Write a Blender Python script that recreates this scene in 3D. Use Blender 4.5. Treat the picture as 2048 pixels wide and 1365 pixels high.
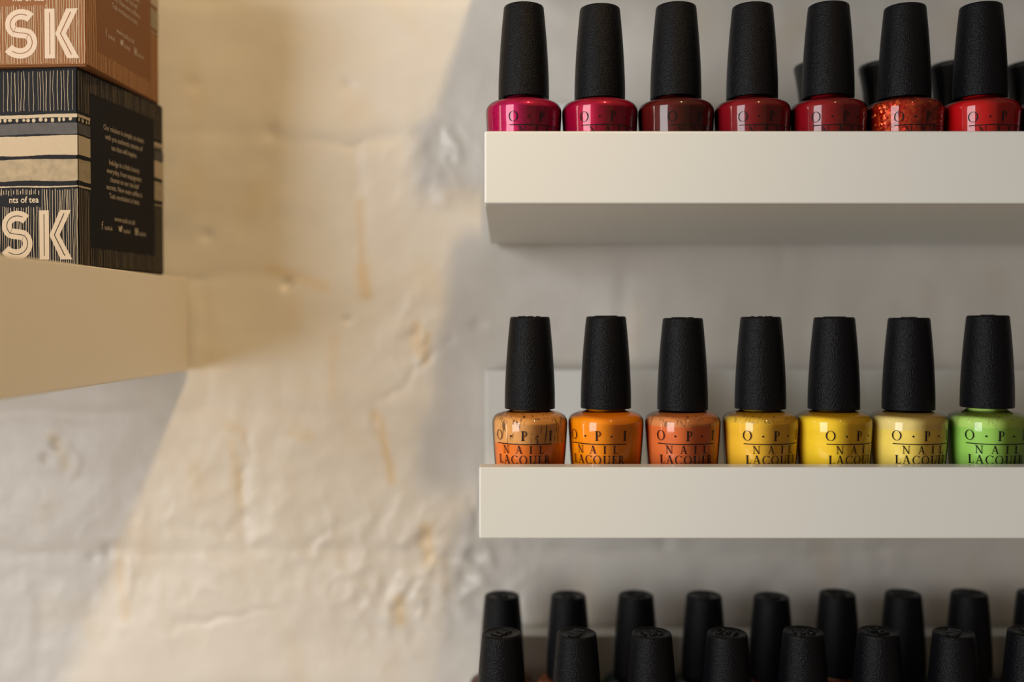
import bpy, bmesh, math, random
import numpy as np
from mathutils import Vector, Matrix

for o in list(bpy.data.objects): bpy.data.objects.remove(o)
S = bpy.context.scene
COL = S.collection
MM = 0.001

# ------------------------------------------------------------------ camera
cd = bpy.data.cameras.new('camera'); cam = bpy.data.objects.new('camera', cd); COL.objects.link(cam)
cd.sensor_width = 36; cd.lens = 35; cd.clip_start = 0.01; cd.clip_end = 50
cam.location = (0, 0, 0); cam.rotation_euler = (math.radians(90 - 1.21), 0, 0)
cd.dof.use_dof = True; cd.dof.focus_distance = 0.421; cd.dof.aperture_fstop = 3.0; cd.dof.aperture_blades = 0
S.camera = cam

# ------------------------------------------------------------------ light
w = bpy.data.worlds.new('world'); S.world = w; w.use_nodes = True
w.node_tree.nodes['Background'].inputs[0].default_value = (1.0, 0.72, 0.44, 1)
w.node_tree.nodes['Background'].inputs[1].default_value = 0.29

def area(name, loc, target, sx, sy, power, color):
    l = bpy.data.lights.new(name, 'AREA'); l.shape = 'RECTANGLE'; l.size = sx; l.size_y = sy
    l.energy = power; l.color = color
    o = bpy.data.objects.new(name, l); COL.objects.link(o); o.location = loc
    o.rotation_euler = (Vector(target) - Vector(loc)).to_track_quat('-Z', 'Y').to_euler()
    return o
area('window_daylight', (-0.96, -0.58, 0.13), (0.05, 0.45, 0.0), 0.60, 0.95, 16.5, (0.94, 0.965, 0.98))
area('narrow_side_window', (-1.10, 0.18, 0.10), (0.0, 0.45, 0.0), 0.12, 0.8, 1.6, (1.0, 0.93, 0.84))
ld = bpy.data.lights.new('warm_ceiling_lamp', 'SPOT'); ld.energy = 49; ld.color = (1.0, 0.69, 0.32)
ld.shadow_soft_size = 0.05; ld.spot_size = math.radians(50); ld.spot_blend = 1.0
lo = bpy.data.objects.new('warm_ceiling_lamp', ld); COL.objects.link(lo)
lo.location = (0.26, -0.45, 1.03)
lo.rotation_euler = (Vector((-0.44, 0.53, 0.08)) - lo.location).to_track_quat('-Z', 'Y').to_euler()

vs = S.view_settings
vs.view_transform = 'Standard'; vs.look = 'None'; vs.gamma = 1; vs.use_curve_mapping = False
vs.exposure = 0.0

# ------------------------------------------------------------------ helpers
def srgb(r, g, b):
    f = lambda c: (c/255/12.92) if c/255 <= 0.04045 else ((c/255+0.055)/1.055)**2.4
    return (f(r), f(g), f(b), 1)

def new_mat(name):
    m = bpy.data.materials.new(name); m.use_nodes = True
    nt = m.node_tree; return m, nt, nt.nodes['Principled BSDF']

def node(nt, t, **kw):
    n = nt.nodes.new(t)
    for k, v in kw.items():
        if k in n.inputs: n.inputs[k].default_value = v
        else: setattr(n, k, v)
    return n

def simple(name, col, rough=0.5, bump=0.0, scale=600, spec=0.5, var=0.0):
    m, nt, p = new_mat(name)
    p.inputs['Base Color'].default_value = col; p.inputs['Roughness'].default_value = rough
    p.inputs['Specular IOR Level'].default_value = spec
    tc = node(nt, 'ShaderNodeTexCoord')
    ns = node(nt, 'ShaderNodeTexNoise', Scale=scale, Detail=3.0)
    nt.links.new(tc.outputs['Object'], ns.inputs['Vector'])
    if bump:
        b = node(nt, 'ShaderNodeBump', Strength=bump, Distance=0.0004)
        nt.links.new(ns.outputs['Fac'], b.inputs['Height']); nt.links.new(b.outputs['Normal'], p.inputs['Normal'])
    if var:
        mx = node(nt, 'ShaderNodeMix', data_type='RGBA')
        mx.inputs['A'].default_value = tuple(c*(1-var) for c in col[:3])+(1,)
        mx.inputs['B'].default_value = tuple(min(1, c*(1+var)) for c in col[:3])+(1,)
        nt.links.new(ns.outputs['Fac'], mx.inputs['Factor']); nt.links.new(mx.outputs['Result'], p.inputs['Base Color'])
    return m

def link(name, me, mat, parent=None, smooth=False):
    o = bpy.data.objects.new(name, me); COL.objects.link(o)
    if mat and not me.materials: me.materials.append(mat)
    if smooth:
        for p in me.polygons: p.use_smooth = True
    if parent: o.parent = parent
    return o

def tag(o, label=None, cat=None, group=None, kind=None):
    if label: o['label'] = label
    if cat: o['category'] = cat
    if group: o['group'] = group
    if kind: o['kind'] = kind
    return o

def empty(name, loc, rz=0):
    o = bpy.data.objects.new(name, None); COL.objects.link(o); o.location = loc; o.rotation_euler = (0, 0, rz)
    o.empty_display_size = 0.01
    return o

def mesh(name, verts, faces):
    me = bpy.data.meshes.new(name); me.from_pydata([tuple(v) for v in verts], [], faces); me.update(); return me

def prism(name, sec, x0, x1, bevel=0.0):
    """section (y, z) polygon in mm swept along x from x0 to x1, edges bevelled"""
    bm = bmesh.new()
    a = [bm.verts.new((x0*MM, y*MM, z*MM)) for y, z in sec]
    b = [bm.verts.new((x1*MM, y*MM, z*MM)) for y, z in sec]
    n = len(sec)
    bm.faces.new(a); bm.faces.new(b[::-1])
    for i in range(n): bm.faces.new((a[i], b[i], b[(i+1) % n], a[(i+1) % n]))
    bmesh.ops.recalc_face_normals(bm, faces=bm.faces)
    if bevel: bmesh.ops.bevel(bm, geom=list(bm.edges), offset=bevel*MM, segments=3, affect='EDGES', profile=0.5)
    me = bpy.data.meshes.new(name); bm.to_mesh(me); bm.free()
    return me

def lathe(name, prof, n=72, sharp=40):
    """(r, z) profile in mm turned about z"""
    bm = bmesh.new(); rings = []
    for r, z in prof:
        if r < 1e-6: rings.append([bm.verts.new((0, 0, z*MM))])
        else: rings.append([bm.verts.new((r*MM*math.cos(2*math.pi*i/n), r*MM*math.sin(2*math.pi*i/n), z*MM)) for i in range(n)])
    for a, b in zip(rings, rings[1:]):
        for i in range(n):
            j = (i+1) % n
            if len(a) == 1: bm.faces.new((a[0], b[j], b[i]))
            elif len(b) == 1: bm.faces.new((a[i], a[j], b[0]))
            else: bm.faces.new((a[i], a[j], b[j], b[i]))
    bmesh.ops.recalc_face_normals(bm, faces=bm.faces)
    for f in bm.faces: f.smooth = True
    for e in bm.edges:
        if len(e.link_faces) == 2 and e.calc_face_angle(0) > math.radians(sharp): e.smooth = False
    me = bpy.data.meshes.new(name); bm.to_mesh(me); bm.free()
    return me

def smooth_profile(pts, k=6):
    """Catmull-Rom through (r, z) points"""
    out = []
    P = [pts[0]] + list(pts) + [pts[-1]]
    for i in range(1, len(P)-2):
        p0, p1, p2, p3 = (np.array(P[i+d], float) for d in (-1, 0, 1, 2))
        for t in np.linspace(0, 1, k, endpoint=False):
            out.append(tuple(0.5*((2*p1)+(-p0+p2)*t+(2*p0-5*p1+4*p2-p3)*t*t+(-p0+3*p1-3*p2+p3)*t**3)))
    out.append(tuple(pts[-1])); return out

# ------------------------------------------------------------------ flat lettering (strips of quads in a plane)
class Flat:
    def __init__(s): s.v = []; s.f = []
    def rail(s, A, B):
        b = len(s.v)
        for p, q in zip(A, B): s.v += [p, q]
        for i in range(len(A)-1): s.f.append((b+2*i, b+2*i+1, b+2*i+3, b+2*i+2))
    def bar(s, x0, x1, y0, y1, step=0.35):
        n = max(1, int(math.ceil((x1-x0)/step)))
        xs = [x0+(x1-x0)*i/n for i in range(n+1)]
        s.rail([(x, y0) for x in xs], [(x, y1) for x in xs])
    def diag(s, x0, y0, x1, y1, w, n=6):
        A = []; B = []
        for i in range(n+1):
            t = i/n; x = x0+(x1-x0)*t; y = y0+(y1-y0)*t
            A.append((x-w/2, y)); B.append((x+w/2, y))
        s.rail(A, B)
    def arc(s, cx, cy, rx, ry, a0, a1, tx, ty, n=28):
        A = []; B = []
        for i in range(n+1):
            a = math.radians(a0+(a1-a0)*i/n); c, d = math.cos(a), math.sin(a)
            A.append((cx+rx*c, cy+ry*d)); B.append((cx+(rx-tx)*c, cy+(ry-ty)*d))
        s.rail(A, B)
    def path(s, pts, w):
        P = np.array(pts, float); T = np.gradient(P, axis=0); T /= np.linalg.norm(T, axis=1)[:, None]
        N = np.stack([-T[:, 1], T[:, 0]], 1)*w/2
        s.rail([tuple(p) for p in P-N], [tuple(p) for p in P+N])
    def disc(s, cx, cy, rx, ry=None, n=14):
        ry = ry or rx; b = len(s.v)
        s.v += [(cx+rx*math.cos(2*math.pi*i/n), cy+ry*math.sin(2*math.pi*i/n)) for i in range(n)]
        s.f.append(tuple(range(b, b+n)))
    def add(s, o, sx, sy, dx, dy):
        b = len(s.v); s.v += [(x*sx+dx, y*sy+dy) for x, y in o.v]; s.f += [tuple(i+b for i in f) for f in o.f]
    def mesh(s, name, fn):
        return mesh(name, [fn(x, y) for x, y in s.v], s.f)

def glyph(c):
    """roman capitals of height 1; returns (Flat, width)"""
    g = Flat(); T, t, h = 0.165, 0.07, 0.06
    def serif(x, y, w=0.30): g.bar(x-w/2, x+w/2, y, y+h, 0.1)
    def stem(x, wd=T, a=0.0, b=1.0): g.diag(x, a, x, b, wd)
    if c == 'O': g.arc(.47, .5, .47, .52, 0, 360, .125, .045, 40); return g, .94
    if c == 'Q':
        g.arc(.47, .5, .47, .52, 0, 360, .125, .045, 40); g.diag(.5, .02, .95, -.24, .16); return g, .98
    if c == 'C':
        g.arc(.47, .5, .47, .52, 42, 318, .125, .045, 34); g.diag(.80, .80, .83, .98, .05); g.diag(.80, .12, .85, .22, .045); return g, .86
    if c == 'I': stem(.17); serif(.17, 0, .34); serif(.17, 1-h, .34); return g, .34
    if c == 'N':
        stem(.16, t); stem(.80, t); g.diag(.13, 1, .80, -.02, .145)
        serif(.16, 0, .28); serif(.80, 1-h, .28); serif(.06, 1-h, .18); return g, .94
    if c == 'A':
        g.diag(.14, 0, .46, 1.02, .055); g.diag(.80, 0, .45, 1.02, .15); g.bar(.26, .68, .33, .33+h)
        serif(.14, 0, .26); serif(.80, 0, .30); return g, .95
    if c == 'L':
        stem(.19); serif(.19, 1-h, .36); g.bar(.02, .60, 0, h+.01); g.diag(.585, .02, .64, .25, .05); return g, .64
    if c == 'P':
        stem(.19); serif(.19, 1-h, .30); serif(.19, 0, .36); g.bar(.2, .36, 1-.045, 1); g.bar(.2, .36, .44, .485)
        g.arc(.34, .72, .27, .28, -90, 90, .12, .045, 18); return g, .62
    if c == 'U':
        stem(.18, T, .3, 1); stem(.76, t, .3, 1); g.arc(.45, .32, .335, .34, 180, 360, .12, .06, 20)
        serif(.18, 1-h, .34); serif(.76, 1-h, .26); return g, .90
    if c == 'E':
        stem(.19); g.bar(.02, .56, 0, h+.01); g.bar(.02, .54, 1-h, 1); g.bar(.2, .46, .50, .50+h)
        g.diag(.545, .02, .60, .24, .05); g.diag(.53, .80, .53, .99, .045); g.diag(.455, .42, .455, .63, .04); return g, .60
    if c == 'R':
        stem(.19); serif(.19, 1-h, .30); serif(.19, 0, .34); g.bar(.2, .36, 1-.045, 1); g.bar(.2, .36, .46, .505)
        g.arc(.34, .73, .26, .27, -90, 90, .12, .045, 18); g.diag(.38, .48, .76, 0, .15); serif(.78, 0, .2); return g, .84

def word(txt, x0, x1, y, h, sx=1.0):
    """letters of height h (mm) spread between x0 and x1"""
    gs = [glyph(c) for c in txt]; tot = sum(w for _, w in gs)*h*sx
    gap = (x1-x0-tot)/max(1, len(txt)-1); F = Flat(); x = x0
    for g, wd in gs: F.add(g, h*sx, h, x, y); x += wd*h*sx+gap
    return F

def text_mesh(name, body, size, align='CENTER', bold=0.0):
    """built-in sans lettering as a flat mesh (mm units, list of verts and faces)"""
    c = bpy.data.curves.new(name, 'FONT'); c.body = body; c.size = size; c.align_x = align; c.resolution_u = 3; c.offset = bold
    o = bpy.data.objects.new(name, c); COL.objects.link(o)
    bpy.context.view_layer.update()
    me = bpy.data.meshes.new_from_object(o.evaluated_get(bpy.context.evaluated_depsgraph_get()))
    F = Flat(); F.v = [(v.co.x, v.co.y) for v in me.vertices]; F.f = [tuple(p.vertices) for p in me.polygons]
    bpy.data.objects.remove(o); bpy.data.curves.remove(c); bpy.data.meshes.remove(me)
    return F

# ------------------------------------------------------------------ the wall: thickly painted brick
WALL = 531.0            # distance of the mean wall plane, mm
def perlin(x, y, seed):
    r = np.random.RandomState(seed); n = 256
    ang = r.rand(n, n)*2*np.pi; gx, gy = np.cos(ang), np.sin(ang)
    xi = np.floor(x).astype(int); yi = np.floor(y).astype(int); xf = x-xi; yf = y-yi
    u = xf**3*(xf*(xf*6-15)+10); v = yf**3*(yf*(yf*6-15)+10)
    def d(i, j): a, b = (xi+i) % n, (yi+j) % n; return gx[a, b]*(xf-i)+gy[a, b]*(yf-j)
    return (d(0, 0)*(1-u)+d(1, 0)*u)*(1-v)+(d(0, 1)*(1-u)+d(1, 1)*u)*v

def make_wall():
    step = 1.5
    xs = np.arange(-620, 640.1, step); zs = np.arange(-330, 330.1, step)
    X, Z = np.meshgrid(xs, zs)
    H = np.zeros_like(X)                                     # height towards the room, mm
    wob = 5*perlin(X/60, Z/60, 1)+2*perlin(X/20, Z/20, 2)
    rng = random.Random(4)
    # soft brick courses, 74 mm high
    zz = (Z+wob-24)/74.0; ci = np.floor(zz).astype(int); fz = np.abs((zz-np.round(zz))*74)
    patch = np.clip(0.55+1.3*perlin(X/130, Z/90, 9), 0.15, 1)
    H -= 1.0*patch*np.exp(-(fz/4.5)**2)
    for c in range(ci.min(), ci.max()+1):
        off = {0: -80, -2: -144, -1: 60, 1: -190, -3: -30}.get(c, rng.uniform(0, 225))
        fx = (X+wob-off)/225.0; fx = np.abs((fx-np.round(fx))*225)
        H -= np.where(ci == c, 0.9*patch*np.exp(-(fx/4.5)**2), 0)
        k = np.floor((X+wob-off)/225.0).astype(int)
        H += np.where(ci == c, 0.5*np.sin(k*12.9+c*78.2), 0)*np.clip(fx/8, 0, 1)*np.clip(fz/8, 0, 1)
    # hand-laid unevenness
    H += 2.2*perlin(X/95, Z/80, 3)+1.0*perlin(X/38, Z/30, 4)
    rough = 0.35+0.65*np.clip(0.45+1.6*perlin(X/110, Z/110, 8), 0, 1)
    lump = np.exp(-(((X+45)/48)**2+((Z+140)/32)**2))         # crumbly patch below the ledges' end
    lump += 0.5*np.exp(-(((X+40)/30)**2+((Z-90)/32)**2))+0.35*np.exp(-(((X+140)/110)**2+((Z+120)/45)**2))
    lump += 0.5*np.exp(-(((X+52)/20)**2+((Z+8)/30)**2))
    H += rough*(0.65*perlin(X/15, Z/13, 5)+0.16*perlin(X/5, Z/5, 6))
    ridg = 1-np.abs(perlin(X/20+0.35*perlin(X/9, Z/9, 12), Z/24, 7))*2.6
    H += 1.5*lump*np.clip(ridg, -0.6, 1)**2*np.sign(ridg)+lump*1.1*perlin(X/8, Z/9, 11)
    XW = X+9*perlin(X/22, Z/22, 41)+3.5*perlin(X/8, Z/8, 42); ZW = Z+8*perlin(X/20, Z/20, 43)+3*perlin(X/8, Z/8, 44)
    BRK = np.clip(.65+1.9*perlin(X/14, Z/14, 45), 0, 1.3)
    # dents, drips and ridges that can be seen
    def dent(x, z, r, d): nonlocal H; H -= d*np.exp(-((X-x)**2+(Z-z)**2)/r**2)
    def ridge(x0, z0, x1, z1, r, d):
        nonlocal H
        dx, dz = x1-x0, z1-z0; t = np.clip(((XW-x0)*dx+(ZW-z0)*dz)/(dx*dx+dz*dz), 0, 1)
        H += 0.75*d*BRK*np.exp(-((XW-x0-t*dx)**2+(ZW-z0-t*dz)**2)/(r*1.25)**2)
    for a in ((-120, 19, 3, 2.2), (-88, 0, 2, 1.6), (-163, 45, 3.2, 1.3), (-87, 124, 4, 1.0), (-128, 100, 4, 1.0), (-169, 125, 4, .9),
              (-40, 93, 5.5, 2.0), (-33, 86, 2, 1.2), (-52, -8, 3, 1.6), (-48, -14, 2.2, 1.6), (-47, -118, 4.5, 3.0), (-62, -155, 3, 2.2),
              (-25, -138, 5, 2.4), (-243, -66, 3, 1.6), (-249, -74, 2.5, 1.2), (-216, -123, 3.5, 1.6), (-225, -127, 2.5, 1.0)): dent(*a)
    for a in ((-32, 99, -30, 84, 2.6, 1.5), (-46, 99, -47, 86, 2.4, .9), (-36, 80, -39, 62, 3, .8), (-18, -2, -38, -16, 1.6, -1.0), (-44, -18, -72, -47, 1.7, -1.0),
              (-72, -47, -68, -66, 1.6, -.9), (-144, -64, -143, -106, 2.0, -1.0), (-143, -106, -156, -112, 1.8, -1.0), (-81, 66, -80, 16, 2.2, .5),
              (-50, -4, -49, -24, 1.6, 1.3), (-20, -98, -18, -130, 2.4, -1.3), (-72, -136, -66, -165, 2.2, .9), (-112, -120, -98, -112, 1.8, -.8),
              (-190, -166, -120, -152, 2, -.7), (-187, -163, -184, -182, 1.8, .8), (-242, -60, -236, -80, 2.0, .8), (-206, -135, -209, -165, 2.6, .9)): ridge(*a)
    # keep clear of the ledges and the shelf that stand against the wall
    H = np.where(H > 2.5, 2.5+0.3*(H-2.5), H)
    ny, nx = X.shape
    co = np.stack([X*MM, (WALL-H)*MM, Z*MM], -1).reshape(-1, 3).astype(np.float32)
    i = np.arange(ny*nx).reshape(ny, nx)
    q = np.stack([i[:-1, :-1], i[:-1, 1:], i[1:, 1:], i[1:, :-1]], -1).reshape(-1, 4)
    # backing: the wall is a solid slab
    b = len(co); x0, x1, z0, z1 = xs[0]*MM, xs[-1]*MM, zs[0]*MM, zs[-1]*MM
    co = np.vstack([co, np.array([(x0, .63, z0), (x1, .63, z0), (x1, .63, z1), (x0, .63, z1)], np.float32)])
    me = bpy.data.meshes.new('wall_back')
    me.vertices.add(len(co)); me.vertices.foreach_set('co', co.ravel())
    q = np.vstack([q, [[b+1, b, b+3, b+2], [b, b+1, i[0, -1], i[0, 0]], [b+2, b+3, i[-1, 0], i[-1, -1]],
                       [b+3, b, i[0, 0], i[-1, 0]], [b+1, b+2, i[-1, -1], i[0, -1]]]])
    me.loops.add(q.size); me.loops.foreach_set('vertex_index', q.ravel().astype(np.int32))
    me.polygons.add(len(q)); me.polygons.foreach_set('loop_start', (np.arange(len(q))*4).astype(np.int32))
    me.polygons.foreach_set('use_smooth', np.r_[np.ones(len(q)-5, bool), np.zeros(5, bool)])
    me.update(); me.validate()
    # old yellowed drips in the paint
    st = np.zeros_like(X)
    def drip(x0, z0, x1, z1, r, a):
        nonlocal st
        dx, dz = x1-x0, z1-z0; t = np.clip(((X-x0)*dx+(Z-z0)*dz)/(dx*dx+dz*dz), 0, 1)
        st = np.maximum(st, a*np.exp(-((X-x0-t*dx+2*perlin(X/9, Z/9, 31))**2+(Z-z0-t*dz)**2)/r**2))
    for a in ((-81, 62, -80, 30, 3, .35), (-80, 28, -78, 14, 3.6, .7), (-128, 27, -100, 18, 3.5, .4), (-72, -50, -64, -86, 2.4, .65), (-95, -10, -96, -40, 3, .25),
              (-51, -3, -50, -18, 2.6, .6), (-45, -8, -46, -22, 2, .5), (-46, -112, -44, -128, 4, .7), (-61, -150, -60, -162, 3, .6), (-150, -66, -145, -100, 2.5, .3),
              (-152, -56, -144, -60, 3, .3), (-118, -60, -108, -62, 3, .3), (-212, -120, -208, -160, 2.6, .35), (-245, -62, -238, -78, 3, .35)): drip(*a)
    st = np.maximum(st, 0.35*np.clip(perlin(X/26, Z/45, 21)*2.2-0.55, 0, 1))
    at = me.attributes.new('stain', 'FLOAT', 'POINT')
    at.data.foreach_set('value', np.r_[st.ravel(), np.zeros(4)].astype(np.float32))
    return me

def wall_material():
    m, nt, p = new_mat('painted_brick')
    a = node(nt, 'ShaderNodeAttribute', attribute_name='stain')
    tc = node(nt, 'ShaderNodeTexCoord')
    n1 = node(nt, 'ShaderNodeTexNoise', Scale=22.0, Detail=5.0); nt.links.new(tc.outputs['Object'], n1.inputs['Vector'])
    base = node(nt, 'ShaderNodeMix', data_type='RGBA'); base.inputs['A'].default_value = (.60, .57, .53, 1); base.inputs['B'].default_value = (.69, .67, .635, 1)
    nt.links.new(n1.outputs['Fac'], base.inputs['Factor'])
    mx = node(nt, 'ShaderNodeMix', data_type='RGBA'); mx.inputs['B'].default_value = (.62, .45, .22, 1)
    nt.links.new(base.outputs['Result'], mx.inputs['A']); nt.links.new(a.outputs['Fac'], mx.inputs['Factor'])
    nt.links.new(mx.outputs['Result'], p.inputs['Base Color'])
    p.inputs['Roughness'].default_value = 0.42
    n2 = node(nt, 'ShaderNodeTexNoise', Scale=420.0, Detail=3.0); nt.links.new(tc.outputs['Object'], n2.inputs['Vector'])
    b = node(nt, 'ShaderNodeBump', Strength=0.25, Distance=0.0005)
    nt.links.new(n2.outputs['Fac'], b.inputs['Height']); nt.links.new(b.outputs['Normal'], p.inputs['Normal'])
    return m

wall = link('wall_back', make_wall(), wall_material())
tag(wall, 'thickly painted uneven off-white brick wall behind the shelves', None, None, 'structure')

M_side = simple('shade_panel_brown', (.10, .07, .045, 1), 0.6, 0.3, 60, var=.3)
sw = link('right_shade_panel', prism('right_shade_panel', [(-250, -330), (526, -330), (526, 330), (-250, 330)], 498, 540, 1.0), M_side)  # unseen panel, added to block ambient light and darken the right side
tag(sw, 'unseen dark panel added at the right end of the ledges to shade them', None, None, 'structure')

# ------------------------------------------------------------------ ledges and the deep shelf
M_ledge = simple('white_ledge_paint', (.72, .735, .715, 1), 0.33, 0.05, 900)
M_shelf = simple('white_shelf_foil', (.87, .79, .66, 1), 0.38, 0.04, 700, var=0.03)

def ledge(x0, top, floor, label, panel):
    """picture ledge: front lip, floor board (rear deeper), rear panel; top = lip top, floor = top of board, mm"""
    bot = top-29.6; x1 = 497.0
    t = empty('picture_ledge', (x0*MM, 0, bot*MM))
    inv = Matrix.Translation((-x0*MM, 0, -bot*MM))
    for nm, sec, bv in (('front_lip', [(408, bot), (417.6, bot), (417.6, top), (408, top)], 0.8),
                        ('floor_board', [(417.6, bot), (526, bot-7.5), (526, floor), (417.6, floor)], 0.3),
                        ('rear_panel', [(512, floor), (526, floor), (526, panel), (512, panel)], 0.6)):
        me = prism(nm, sec, x0, x1, bv); me.transform(inv); link(nm, me, M_ledge, t)
    tag(t, label, 'shelf', 'white picture ledges')
    return t
FLOOR_U, FLOOR_M, FLOOR_L = 57.6, -76.9, -215.4
ledge(-13.5, 214.4, 194.7, 'white picture ledge above the red polishes, just beyond the top edge', 248.5)
ledge(-11.3, 77.2, FLOOR_U, 'white picture ledge holding the row of red and magenta polishes', 111.0)
ledge(-13.6, -60.5, FLOOR_M, 'white picture ledge holding the orange, yellow and green polishes', -25.8)
ledge(-15.5, -198.1, FLOOR_L, 'lowest white picture ledge holding two rows of black-capped bottles', -163.5)

sh = link('floating_shelf', prism('floating_shelf', [(268, -27), (526.5, -27), (526.5, 22), (268, 22)], -620, -171.5, 0.7), M_shelf)
me = sh.data; me.transform(Matrix.Translation((.3957, -.397, .027))); sh.location = (-.3957, .397, -.027)
tag(sh, 'thick cream-white floating shelf carrying the two tea cartons', 'shelf')

# ------------------------------------------------------------------ nail polish bottles
def cap_material():
    m, nt, p = new_mat('black_grained_plastic')
    p.inputs['Base Color'].default_value = (.0025, .0028, .0042, 1); p.inputs['Roughness'].default_value = 0.37
    p.inputs['Specular IOR Level'].default_value = 0.13
    tc = node(nt, 'ShaderNodeTexCoord')
    n = node(nt, 'ShaderNodeTexNoise', Scale=1700.0, Detail=2.0); nt.links.new(tc.outputs['Object'], n.inputs['Vector'])
    b = node(nt, 'ShaderNodeBump', Strength=0.9, Distance=0.0004)
    nt.links.new(n.outputs['Fac'], b.inputs['Height']); nt.links.new(b.outputs['Normal'], p.inputs['Normal'])
    return m
M_cap = cap_material()
M_emb = simple('black_embossing', (.008, .008, .009, 1), 0.5, 0.4, 1500, spec=0.4)
M_ink = simple('black_ink', (.006, .005, .006, 1), 0.5, 0.0, spec=0.15)

def glass_material():
    m = bpy.data.materials.new('bottle_glass'); m.use_nodes = True; nt = m.node_tree; nt.nodes.clear()
    out = node(nt, 'ShaderNodeOutputMaterial'); mix = node(nt, 'ShaderNodeMixShader')
    tr = node(nt, 'ShaderNodeBsdfTransparent'); tr.inputs[0].default_value = (.97, .97, .96, 1)
    gl = node(nt, 'ShaderNodeBsdfGlossy', Roughness=0.04); fr = node(nt, 'ShaderNodeFresnel', IOR=1.5)
    tc = node(nt, 'ShaderNodeTexCoord'); n = node(nt, 'ShaderNodeTexNoise', Scale=70.0, Detail=1.0)
    b = node(nt, 'ShaderNodeBump', Strength=0.10, Distance=0.002)
    nt.links.new(tc.outputs['Object'], n.inputs['Vector']); nt.links.new(n.outputs['Fac'], b.inputs['Height'])
    nt.links.new(b.outputs['Normal'], gl.inputs['Normal']); nt.links.new(b.outputs['Normal'], fr.inputs['Normal'])
    nt.links.new(fr.outputs[0], mix.inputs[0]); nt.links.new(tr.outputs[0], mix.inputs[1]); nt.links.new(gl.outputs[0], mix.inputs[2])
    nt.links.new(mix.outputs[0], out.inputs[0]); return m
M_glass = glass_material()

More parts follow.
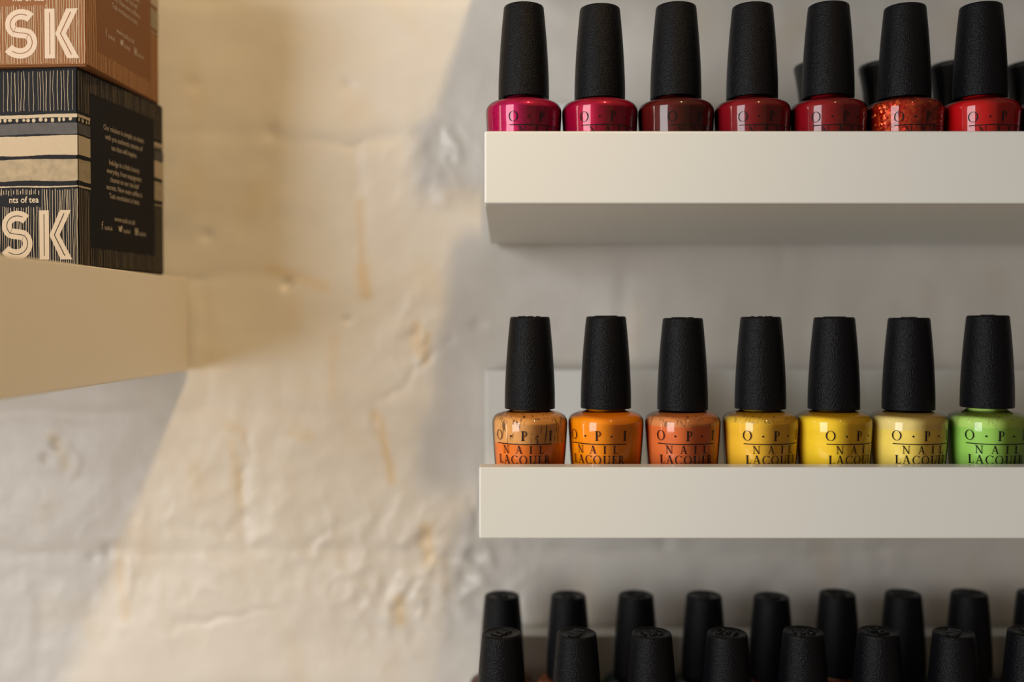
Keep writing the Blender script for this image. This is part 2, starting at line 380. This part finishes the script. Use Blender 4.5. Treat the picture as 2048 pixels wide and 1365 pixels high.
def lacquer_material(name, col, film=None, level=60.0, streak=0.0, shimmer=0.0, glitter=0.0, flake=None):
    """col below the filling level; above it a thinner film of dried polish with dark runs"""
    m, nt, p = new_mat(name); L = nt.links.new
    p.inputs['Roughness'].default_value = 0.4; p.inputs['Specular IOR Level'].default_value = 0.12
    tc = node(nt, 'ShaderNodeTexCoord'); sep = node(nt, 'ShaderNodeSeparateXYZ'); L(tc.outputs['Object'], sep.inputs[0])
    c = None
    base = node(nt, 'ShaderNodeRGB'); base.outputs[0].default_value = col; c = base.outputs[0]
    n0 = node(nt, 'ShaderNodeTexNoise', Scale=110.0, Detail=3.0)
    mp0 = node(nt, 'ShaderNodeMapping'); mp0.inputs['Scale'].default_value = (.5, .5, 2.2); L(tc.outputs['Object'], mp0.inputs[0]); L(mp0.outputs[0], n0.inputs['Vector'])
    hs = node(nt, 'ShaderNodeHueSaturation'); L(c, hs.inputs['Color'])
    mr = node(nt, 'ShaderNodeMapRange'); mr.inputs['To Min'].default_value = .90; mr.inputs['To Max'].default_value = 1.10
    L(n0.outputs['Fac'], mr.inputs['Value']); L(mr.outputs[0], hs.inputs['Value']); c = hs.outputs[0]
    if shimmer or glitter:
        v = node(nt, 'ShaderNodeTexVoronoi', Scale=1800.0 if not glitter else 950.0); L(tc.outputs['Object'], v.inputs['Vector'])
        sx = node(nt, 'ShaderNodeSeparateXYZ'); L(v.outputs['Color'], sx.inputs[0])
        r = node(nt, 'ShaderNodeMapRange'); r.inputs['From Min'].default_value = .55 if glitter else .3; L(sx.outputs[0], r.inputs['Value'])
        mm = node(nt, 'ShaderNodeMath', operation='MULTIPLY'); mm.inputs[1].default_value = max(shimmer, glitter); L(r.outputs[0], mm.inputs[0])
        mx = node(nt, 'ShaderNodeMix', data_type='RGBA'); mx.inputs['B'].default_value = flake; L(mm.outputs[0], mx.inputs['Factor']); L(c, mx.inputs['A']); c = mx.outputs['Result']
        p.inputs['Metallic'].default_value = 0.45 if glitter else 0.3
        if glitter:
            vm = node(nt, 'ShaderNodeVectorMath', operation='SUBTRACT'); vm.inputs[1].default_value = (.5, .5, .5); L(v.outputs['Color'], vm.inputs[0])
            sc = node(nt, 'ShaderNodeVectorMath', operation='SCALE'); sc.inputs['Scale'].default_value = .9; L(vm.outputs[0], sc.inputs[0])
            ge = node(nt, 'ShaderNodeNewGeometry'); ad = node(nt, 'ShaderNodeVectorMath', operation='ADD'); L(ge.outputs['Normal'], ad.inputs[0]); L(sc.outputs[0], ad.inputs[1])
            nr = node(nt, 'ShaderNodeVectorMath', operation='NORMALIZE'); L(ad.outputs[0], nr.inputs[0]); L(nr.outputs[0], p.inputs['Normal'])
    if film:
        # wavering filling line
        nz = node(nt, 'ShaderNodeTexNoise', Scale=55.0, Detail=2.0); L(tc.outputs['Object'], nz.inputs['Vector'])
        ma = node(nt, 'ShaderNodeMath', operation='MULTIPLY_ADD'); ma.inputs[1].default_value = .0012; ma.inputs[2].default_value = -.0006; L(nz.outputs['Fac'], ma.inputs[0])
        zz = node(nt, 'ShaderNodeMath', operation='ADD'); L(sep.outputs['Z'], zz.inputs[0]); L(ma.outputs[0], zz.inputs[1])
        st = node(nt, 'ShaderNodeMapRange', interpolation_type='SMOOTHSTEP'); st.inputs['From Min'].default_value = (level-.35)*MM; st.inputs['From Max'].default_value = (level+.35)*MM
        L(zz.outputs[0], st.inputs['Value'])
        # runs: noise stretched along z around the bottle
        mp = node(nt, 'ShaderNodeMapping'); mp.inputs['Scale'].default_value = (1, 1, .16); L(tc.outputs['Object'], mp.inputs[0])
        ns = node(nt, 'ShaderNodeTexNoise', Scale=850.0, Detail=2.0); L(mp.outputs[0], ns.inputs['Vector'])
        ss = node(nt, 'ShaderNodeMapRange', interpolation_type='SMOOTHSTEP'); ss.inputs['From Min'].default_value = .55; ss.inputs['From Max'].default_value = .66; L(ns.outputs['Fac'], ss.inputs['Value'])
        sm = node(nt, 'ShaderNodeMath', operation='MULTIPLY'); sm.inputs[1].default_value = streak; L(ss.outputs[0], sm.inputs[0])
        fm = node(nt, 'ShaderNodeMix', data_type='RGBA'); fm.inputs['A'].default_value = film; fm.inputs['B'].default_value = (.10, .045, .03, 1); L(sm.outputs[0], fm.inputs['Factor'])
        mx = node(nt, 'ShaderNodeMix', data_type='RGBA'); L(st.outputs[0], mx.inputs['Factor']); L(c, mx.inputs['A']); L(fm.outputs['Result'], mx.inputs['B']); c = mx.outputs['Result']
    L(c, p.inputs['Base Color'])
    return m

BODY_H = 38.0
out_prof = smooth_profile([(12.6, 0), (13.7, .5), (14.2, 2), (14.9, 9), (15.65, 18), (16.2, 27), (16.4, 31.6), (16.15, 33.7), (15.1, 35.3), (13.2, 36.3), (10.6, 37.0), (8.8, 37.5), (8.3, 38.4), (8.2, 40)])
def radius(z):
    r = [a for a in out_prof]; return float(np.interp(z, [a[1] for a in r], [a[0] for a in r]))
ME_glass = lathe('glass_body', [(0, .9), (10.5, .6), (12.6, 0)]+out_prof[1:]+[(0, 40)])
in_prof = [(r-.5, z+1.0 if z < 2 else z) for r, z in out_prof if z < 39.5]
ME_lac = lathe('lacquer', [(0, 1.1)]+in_prof+[(0, in_prof[-1][1])])
ME_cap = lathe('cap', [(9.0, 1.0), (9.6, 0), (10.85, 0), (11.0, .25)]+smooth_profile([(11.0, .3), (10.9, 8), (10.5, 17), (9.9, 26), (9.2, 34), (8.75, 38.6)], 4)+[(8.68, 39.2), (8.45, 39.75), (8.0, 40.0), (7.55, 40.0), (7.3, 39.75), (0, 39.75)], sharp=50)
ME_cap.transform(Matrix.Translation((0, 0, BODY_H*MM)))

def lettering():
    F = Flat(); d = math.radians(1)*16.4                      # mm of arc per degree
    F.add(glyph('O')[0], 4.2, 4.2, -48*d, 25.7); F.add(glyph('P')[0], 4.2, 4.2, -1.5*d, 25.7); F.add(glyph('I')[0], 4.2, 4.2, 42.5*d, 25.7)
    F.disc(-17.5*d, 27.6, .42); F.disc(23.5*d, 27.6, .42)
    F.bar(-47*d, 47.5*d, 24.05, 24.42, .6)
    F.add(word('NAIL', -33*d, 34*d, 20.2, 3.4), 1, 1, 0, 0)
    F.add(word('LACQUER', -44*d, 46*d, 15.7, 3.7, 1.0), 1, 1, 0, 0)
    def wrap(x, z):
        r = radius(z)+.05; a = x/16.4
        return (r*math.sin(a)*MM, -r*math.cos(a)*MM, z*MM)
    return F.mesh('lettering', wrap)
ME_let = lettering()

def emboss():
    """raised O P I on the lid: flat letters given thickness"""
    F = Flat()
    for c, x in (('O', -5.0), ('P', -.9), ('I', 2.9)):
        g = glyph(c)[0]; F.add(g, 3.6, 5.2, x, -2.6)
    bm = bmesh.new(); vs_ = [bm.verts.new((x*MM, y*MM, (BODY_H+39.7)*MM)) for x, y in F.v]
    for f in F.f:
        try: bm.faces.new([vs_[i] for i in f])
        except ValueError: pass
    r = bmesh.ops.extrude_face_region(bm, geom=list(bm.faces))
    bmesh.ops.translate(bm, vec=(0, 0, .65*MM), verts=[v for v in r['geom'] if isinstance(v, bmesh.types.BMVert)])
    bmesh.ops.recalc_face_normals(bm, faces=bm.faces)
    me = bpy.data.meshes.new('embossed_lettering'); bm.to_mesh(me); bm.free(); return me
ME_emb = emboss()
for me_, m_ in ((ME_glass, M_glass), (ME_cap, M_cap), (ME_let, M_ink), (ME_emb, M_emb)): me_.materials.append(m_)
ME_lac.materials.append(None)

def bottle(x, y, floor, turn, lac, label, group, dz=0.0, tilt=0.0):
    """turn = where the print faces, degrees to the right of the camera side"""
    rz = -math.atan2(x, y)+math.radians(turn)
    t = empty('nail_polish_bottle', (x*MM, y*MM, (floor+.1)*MM), rz)
    link('glass_body', ME_glass, None, t)
    l = link('lacquer', ME_lac, None, t); l.material_slots[0].link = 'OBJECT'; l.material_slots[0].material = lac
    link('lettering', ME_let, None, t)
    c = link('cap', ME_cap, None, t); c.location.z = dz*MM
    c.rotation_euler.z = math.radians((x*37.3+y) % 360)
    e = link('embossed_lettering', ME_emb, None, c)
    tag(t, label, 'nail polish', group)
    return t

LU = [lacquer_material('magenta_shimmer', srgb(178, 8, 78), shimmer=.35, flake=srgb(225, 40, 120)),
      lacquer_material('raspberry', srgb(172, 8, 58), shimmer=.25, flake=srgb(210, 25, 85)),
      lacquer_material('brown_red', srgb(92, 18, 16)),
      lacquer_material('wine_red', srgb(135, 14, 26)),
      lacquer_material('deep_red', srgb(140, 12, 26)),
      lacquer_material('copper_glitter', srgb(165, 30, 14), glitter=.8, flake=srgb(255, 120, 60)),
      lacquer_material('scarlet', srgb(190, 16, 22)),
      lacquer_material('dark_cherry', srgb(120, 8, 20))]
GU = 'polishes in the front row of the upper ledge'
UL = ['magenta shimmer nail polish with black cap, leftmost on the upper ledge',
      'raspberry red nail polish, second from the left on the upper ledge',
      'dark brownish red nail polish, third from the left on the upper ledge',
      'wine red nail polish, fourth from the left on the upper ledge',
      'deep red nail polish between the wine red and the copper glitter one',
      'orange-copper glitter nail polish on the upper ledge',
      'bright scarlet nail polish right of the copper glitter one',
      'dark cherry nail polish cut off at the right edge of the upper ledge']
for x, tn, lac, lb, dz in zip([5.1, 38.1, 71.1, 104.2, 137.2, 170.3, 203.2, 236.3], [25, 17.5, 36, 28, 24, 34, 32, 20], LU, UL, [0, -.7, .1, 0, .4, -.3, .2, 0]):
    bottle(x, 434.5, FLOOR_U, tn, lac, lb, GU, dz)

LM = [lacquer_material('orange_streaky', srgb(246, 138, 48), film=srgb(240, 180, 108), level=24.0, streak=.85),
      lacquer_material('marigold', srgb(250, 156, 14)),
      lacquer_material('coral_orange', srgb(228, 122, 62), film=srgb(226, 150, 92), level=31.5, streak=.6),
      lacquer_material('golden_yellow', srgb(244, 198, 62), film=srgb(232, 192, 70), level=33.0, streak=.45),
      lacquer_material('sun_yellow', srgb(248, 212, 52)),
      lacquer_material('pale_lemon', srgb(246, 222, 112), film=srgb(236, 216, 140), level=30.0, streak=.05),
      lacquer_material('lime_green', srgb(166, 214, 104), film=srgb(190, 224, 120), level=31.0, streak=.25)]
ML = ['orange nail polish with dark streaks above its filling line, leftmost on the middle ledge',
      'vivid marigold orange nail polish, second on the middle ledge',
      'coral orange nail polish with streaked shoulder, third on the middle ledge',
      'golden yellow nail polish beside the coral orange one',
      'plain sunny yellow nail polish between golden and pale lemon ones',
      'pale lemon nail polish beside the lime green one',
      'lime green nail polish at the right end of the middle row']
for x, tn, lac, lb, dz in zip([7.8, 41.0, 74.5, 108.5, 140.6, 173.2, 207.6], [-12, -15, 7, 22, 37, 25, 17], LM, ML, [.2, .4, -.3, .2, 0, -.2, .8]):
    bottle(x, 434.5, FLOOR_M, tn, lac, lb, 'polishes on the middle ledge', dz)

lowcols = [lacquer_material('rosy_brown', srgb(150, 84, 70)), lacquer_material('peach', srgb(224, 150, 110)), lacquer_material('teal', srgb(40, 80, 84)), lacquer_material('slate', srgb(52, 58, 70))]
ordn = ['leftmost', 'second', 'third', 'fourth', 'fifth', 'sixth', 'seventh', 'eighth', 'ninth']
for i, x in enumerate([-4.6, 28.4, 61.4, 94.6, 128.0, 160.9, 194.0, 227.1]):
    lb = 'leftmost black-capped bottle in the front row of the lowest ledge' if i == 0 else '%s black-capped bottle from the left, front row of the lowest ledge' % ordn[i]
    bottle(x, 434.5, FLOOR_L, (i*47) % 70-30, lowcols[(i*3+1) % 4], lb, 'front row on the lowest ledge', [0, 0, 0, 0, .6, .7, .2, .8][i])
for i, x in enumerate([-5.0, 28.2, 61.9, 95.9, 129.6, 162.5, 195.4, 228.4, 261.6]):
    lb = 'leftmost black-capped bottle in the back row of the lowest ledge' if i == 0 else '%s black-capped bottle from the left, back row of the lowest ledge' % ordn[i]
    bottle(x, 494.5, FLOOR_L, (i*31) % 80-30, lowcols[i % 4], lb, 'back row on the lowest ledge', [0, 0, .2, .1, -.6, 1.0, .9, 1.1, 1.2][i])

# bottles of another make behind the red ones: caps widen upwards
M_cap2 = simple('black_satin_plastic', (.006, .006, .008, 1), 0.35, 0.15, 900, spec=0.4)
ME_fb = lathe('bottle_body', [(0, 0), (13.5, 0), (14.6, .8), (15.2, 4), (15.2, 24)]+smooth_profile([(15.2, 24.5), (14.6, 28), (11.5, 31), (8, 32.2), (7.4, 34)], 4)+[(0, 34)])
ME_fc = lathe('flared_cap', [(8.5, 33.2), (9.6, 33), (9.9, 33.5)]+smooth_profile([(9.95, 34), (10.4, 42), (11.3, 52), (12.6, 60), (13.4, 64.0)], 4)+[(13.45, 65), (13.1, 65.9), (12.2, 66.3), (0, 66.6)], sharp=50)
M_dk = lacquer_material('dark_plum', srgb(60, 8, 20))
ME_fb.materials.append(M_dk); ME_fc.materials.append(M_cap2)
for x, lb in zip([150.8, 182.5, 216.6, 253.6], ['flared black cap bottle half hidden behind the deep red polish', 'flared black cap bottle half hidden behind the copper glitter polish',
                  'flared black cap bottle in the gap behind copper glitter and scarlet polishes', 'flared black cap bottle at the right edge behind the scarlet polish']):
    t = empty('flared_cap_bottle', (x*MM, .4865, FLOOR_U*MM))
    link('bottle_body', ME_fb, None, t); link('flared_cap', ME_fc, None, t)
    tag(t, lb, 'nail polish', 'flared cap bottles behind the red polishes')

# ------------------------------------------------------------------ tea cartons
def board(name, col, rough=0.6): return simple(name, col, rough, 0.25, 900, spec=0.15, var=0.10)
CW, CH = 75.6, 82.6      # square carton, mm

def sk_letters():
    big, inl = Flat(), Flat()
    W, Hh, T = 14.2, 20.5, 4.3
    # S: centre line from upper terminal round to lower terminal
    pts = []
    r1x, r1y, r2x, r2y = 4.6, 4.15, 4.95, 4.6
    c1, c2 = (7.2, Hh-T/2-r1y), (7.0, T/2+r2y)
    for a in np.linspace(38, 90, 8): pts.append((c1[0]+(r1x+.6)*math.cos(math.radians(a)), c1[1]+r1y*math.sin(math.radians(a))))
    for a in np.linspace(100, 235, 16): pts.append((c1[0]+r1x*math.cos(math.radians(a)), c1[1]+r1y*math.sin(math.radians(a))))
    for a in np.linspace(55, -90, 18): pts.append((c2[0]+r2x*math.cos(math.radians(a)), c2[1]+r2y*math.sin(math.radians(a))))
    for a in np.linspace(-100, -150, 8): pts.append((c2[0]+(r2x+1.0)*math.cos(math.radians(a)), c2[1]+r2y*math.sin(math.radians(a))))
    P = np.array(pts); P = np.vstack([P[:1], (P[:-2]+2*P[1:-1]+P[2:])/4, P[-1:]])
    big.path(P, T); inl.path(P[3:-3], .32)
    kx = 17.2
    big.bar(kx, kx+4.3, 0, Hh, 9); inl.bar(kx+2.0, kx+2.32, 1.6, Hh-1.6, 9)
    big.rail([(kx+4.5, 10.2), (kx+9.2, Hh)], [(kx+9.0, 10.2), (kx+14.2, Hh)]); big.rail([(kx+9.4, 0), (kx+4.5, 10.2)], [(kx+14.6, 0), (kx+9.0, 10.2)])
    inl.diag(kx+11.3, 1.5, kx+6.7, 10.2, .42, 1); inl.diag(kx+6.7, 10.2, kx+11.1, Hh-1.4, .42, 1)
    return big, inl      # origin at lower left of S, whole width ~31.9

def carton(loc, rz, name_label, base, cream, side_ink, tone, seed):
    t = empty('tea_carton', loc, rz)
    bm = bmesh.new(); bmesh.ops.create_cube(bm, size=1)
    bmesh.ops.scale(bm, vec=(CW*MM, CW*MM, CH*MM), verts=bm.verts); bmesh.ops.translate(bm, vec=(0, 0, CH/2*MM), verts=bm.verts)
    bmesh.ops.bevel(bm, geom=list(bm.edges), offset=.7*MM, segments=3, affect='EDGES')
    me = bpy.data.meshes.new('carton_body'); bm.to_mesh(me); bm.free()
    link('carton_body', me, base, t)
    lid = bpy.data.meshes.new('lid_flap'); bm = bmesh.new(); bmesh.ops.create_cube(bm, size=1)
    bmesh.ops.scale(bm, vec=((CW-2.5)*MM, (CW-2.5)*MM, .5*MM), verts=bm.verts); bmesh.ops.translate(bm, vec=(0, 0, (CH+.2)*MM), verts=bm.verts)
    bm.to_mesh(lid); bm.free(); link('lid_flap', lid, base, t)
    h = CW/2
    def on(face, off):
        """face-plane (u, z) in mm -> local point; u runs left to right as seen from outside"""
        d = h+off
        return {0: lambda u, z: ((u-h)*MM, -d*MM, z*MM), 1: lambda u, z: (d*MM, (u-h)*MM, z*MM),
                2: lambda u, z: ((h-u)*MM, d*MM, z*MM), 3: lambda u, z: (-d*MM, (h-u)*MM, z*MM)}[face]
    rng = random.Random(seed)
    def stripes(F, u0, u1, z0, z1, pitch, wide=1.0, gap=None):
        u = u0+pitch*.4
        while u < u1-.3:
            wd = rng.uniform(.18, .46)*wide; a, ph, k = rng.uniform(.05, .22), rng.uniform(0, 6), rng.uniform(.15, .4)
            zt = gap[2] if gap and gap[0] < u < gap[1] else z1
            zs_ = np.linspace(z0+rng.uniform(0, .6), zt-rng.uniform(0, .8), 12)
            xs_ = [u+a*math.sin(ph+k*z)+rng.uniform(-.05, .05) for z in zs_]
            F.rail([(x-wd/2, z) for x, z in zip(xs_, zs_)], [(x+wd/2*rng.uniform(.6, 1.2), z) for x, z in zip(xs_, zs_)])
            u += wd+pitch*rng.uniform(.55, 1.35)
    def wavy(F, u0, u1, z0, z1, amp, ph):
        us = np.linspace(u0, u1, max(3, int((u1-u0)/1.2)))
        F.rail([(u, z0+amp*math.sin(u*.21+ph)+rng.uniform(-.07, .07)) for u in us], [(u, z1+amp*.7*math.sin(u*.17+ph+2)+rng.uniform(-.07, .07)) for u in us])
    def bands(face, u0, u1):
        A, B, G = Flat(), Flat(), Flat(); z = CH
        wavy(A, u0, u1, z-20.4, z-19.0, .12, 1)
        u = u0+.7
        while u < u1-.4:
            A.disc(u, z-21.0-rng.uniform(0, .5), rng.uniform(.55, .95), rng.uniform(.6, 1.05), 9); u += rng.uniform(1.9, 3.2)
        wavy(G, u0, u1, z-27.2, z-22.6, .15, 2.2)
        wavy(A, u0, u1, z-36.0, z-27.9, .2, .6)
        wavy(B, u0, u1, z-46.6, z-37.6, .25, 3)
        wavy(A, u0, u1, z-49.3, z-48.7, .15, 4)
        return A, B, G
    M_c, M_b, M_g = cream
    def put(name, F, face, mat, off=.06):
        if F.f: link(name, F.mesh(name, on(face, off)), mat, t)
    for face in (0, 2):
        Sx = Flat(); stripes(Sx, .3, CW-.3, CH-17.8, CH-.6, 1.4, .65)
        Sy = Flat(); stripes(Sy, .3, CW-.3, .8, CH-49.8, .8, .85, (CW-35.5, CW-16.8, CH-57.0)); put('stripe_print', Sy, face, M_c)
        Sz = Flat(); stripes(Sz, CW-35.5, CW-16.8, CH-52.6, CH-49.8, .8, .85); put('stripe_print', Sz, face, M_c)
        A, B, G = bands(face, .2, CW-.2)
        put('stripe_print', Sx, face, M_c); put('pale_band_print', A, face, M_c, .07); put('textured_band_print', B, face, M_b, .07); put('grey_band_print', G, face, M_g, .07)
    for face in (1, 3):
        for a, b in ((.3, 9.3), (CW-9.3, CW-.3)):
            
            for q0, q1, qp in ((CH-17.8, CH-.6, .95), (.8, CH-49.8, .72)):
                Sx = Flat(); stripes(Sx, a, b, q0, q1, qp, .75); put('stripe_print', Sx, face, side_ink)
            A, B, G = bands(face, a-.1, b+.1)
            put('pale_band_print', A, face, M_c, .07); put('textured_band_print', B, face, M_b, .07); put('grey_band_print', G, face, M_g, .07)
        for q0, q1 in ((.8, 9.0), (CH-8.6, CH-.6)):
            Sx = Flat(); stripes(Sx, 9.4, CW-9.4, q0, q1, .95, .75); put('stripe_print', Sx, face, side_ink)
    # front lettering; the rest of the name lies beyond the picture's edge
    big, inl = sk_letters(); x0 = CW-3.0-31.7
    F = Flat(); F.add(big, 1, 1, x0, 3.2); put('large_lettering', F, 0, tone, .12)
    F = Flat(); F.add(inl, 1, 1, x0, 3.2); put('letter_inline', F, 0, base, .16)
    F = Flat(); F.add(text_mesh('t', 'nts of tea', 3.7, 'RIGHT', .06), .95, 1, CW-17.6, CH-55.6); put('small_lettering', F, 0, tone, .12)
    F = Flat(); c = CW/2
    for s, zb in (('Our mission is simple, to share', 61.0), ('with you authentic stories of', 57.0), ('tea that will inspire.', 53.0),
                  ('Indulge in a little luxury', 46.3), ('everyday, from teapigment', 42.5), ('cleanse to our tea leaf', 38.9),
                  ('secrets. Now even coffee is', 35.3), ('Task revolution is here.', 31.6), ('www.tusk.co.uk', 21.9)):
        F.add(text_mesh('t', s, 3.3), .86, 1, c, zb)
    # social marks: letter f, bird-like mark, square outline, each with a short handle
    F.add(text_mesh('t', 'f', 5.2), .9, 1, c-19.5, 17.2); F.add(text_mesh('t', 'tuskuk', 2.9, 'LEFT'), .85, 1, c-17.6, 17.4)
    F.disc(c-4.2, 18.6, 1.3, 1.05); F.disc(c-3.1, 19.6, .8); F.diag(c-5.6, 19.9, c-4.2, 18.4, .9, 1); F.add(text_mesh('t', 'tuskuk', 2.9, 'LEFT'), .85, 1, c-1.8, 17.4)
    for q in ((9, 12, 20, 20.4), (9, 12, 17.3, 17.7)): F.bar(c+q[0], c+q[1], q[2], q[3], 9)
    F.bar(c+9, c+9.4, 17.3, 20.4, 9); F.bar(c+11.6, c+12, 17.3, 20.4, 9); F.disc(c+10.5, 18.85, .8)
    F.add(text_mesh('t', 'tuskuk', 2.9, 'LEFT'), .85, 1, c+12.8, 17.4)
    put('side_lettering', F, 1, tone, .12)
    tag(t, name_label, 'carton', 'tea cartons stacked on the thick shelf')
    return t

blk = board('black_card', (.0045, .0042, .006, 1))
kraft = board('copper_brown_card', srgb(127, 84, 51))
crm = simple('cream_ink', srgb(168, 152, 125), .6, .2, 900, var=.08)
crm2 = simple('cream_textured_ink', srgb(146, 131, 104), .65, .3, 350, var=.45)
gry = simple('charcoal_ink', srgb(62, 58, 56), .65, .3, 350, var=.5)
wht = simple('pale_letter_ink', srgb(184, 168, 145), .6, .15, 900, var=.05)
crm_s = simple('thin_cream_ink', srgb(120, 105, 82), .65, .2, 900, var=.15)
pnk = simple('pale_rose_letter_ink', srgb(192, 175, 158), .6, .15, 900, var=.05)
brn_s = simple('tan_ink', srgb(206, 158, 108), .65, .2, 900, var=.1)
def place(nx, ny, a):
    """carton centre from its near right corner (mm) and turn a"""
    h = CW/2; dx, dy = -h*math.cos(a)-h*math.sin(-a), -h*math.sin(a)+h*math.cos(a)
    v = Matrix.Rotation(a, 2) @ Vector((-h, h)); return nx+v.x, ny+v.y
a1 = -math.radians(7.0); a2 = -math.radians(2.5)
x, y = place(-180.2, 415, a1)
carton((x*MM, y*MM, .0221), a1, 'black tea carton with cream stripes and bands standing on the shelf', blk, (crm, crm2, gry), crm_s, wht, 3)
x, y = place(-176.2, 414.5, a2)
carton((x*MM, y*MM, .0221+(CH+.6)*MM), a2, 'copper-brown tea carton stacked on top of the black one', kraft, (crm, crm2, gry), brn_s, pnk, 8)
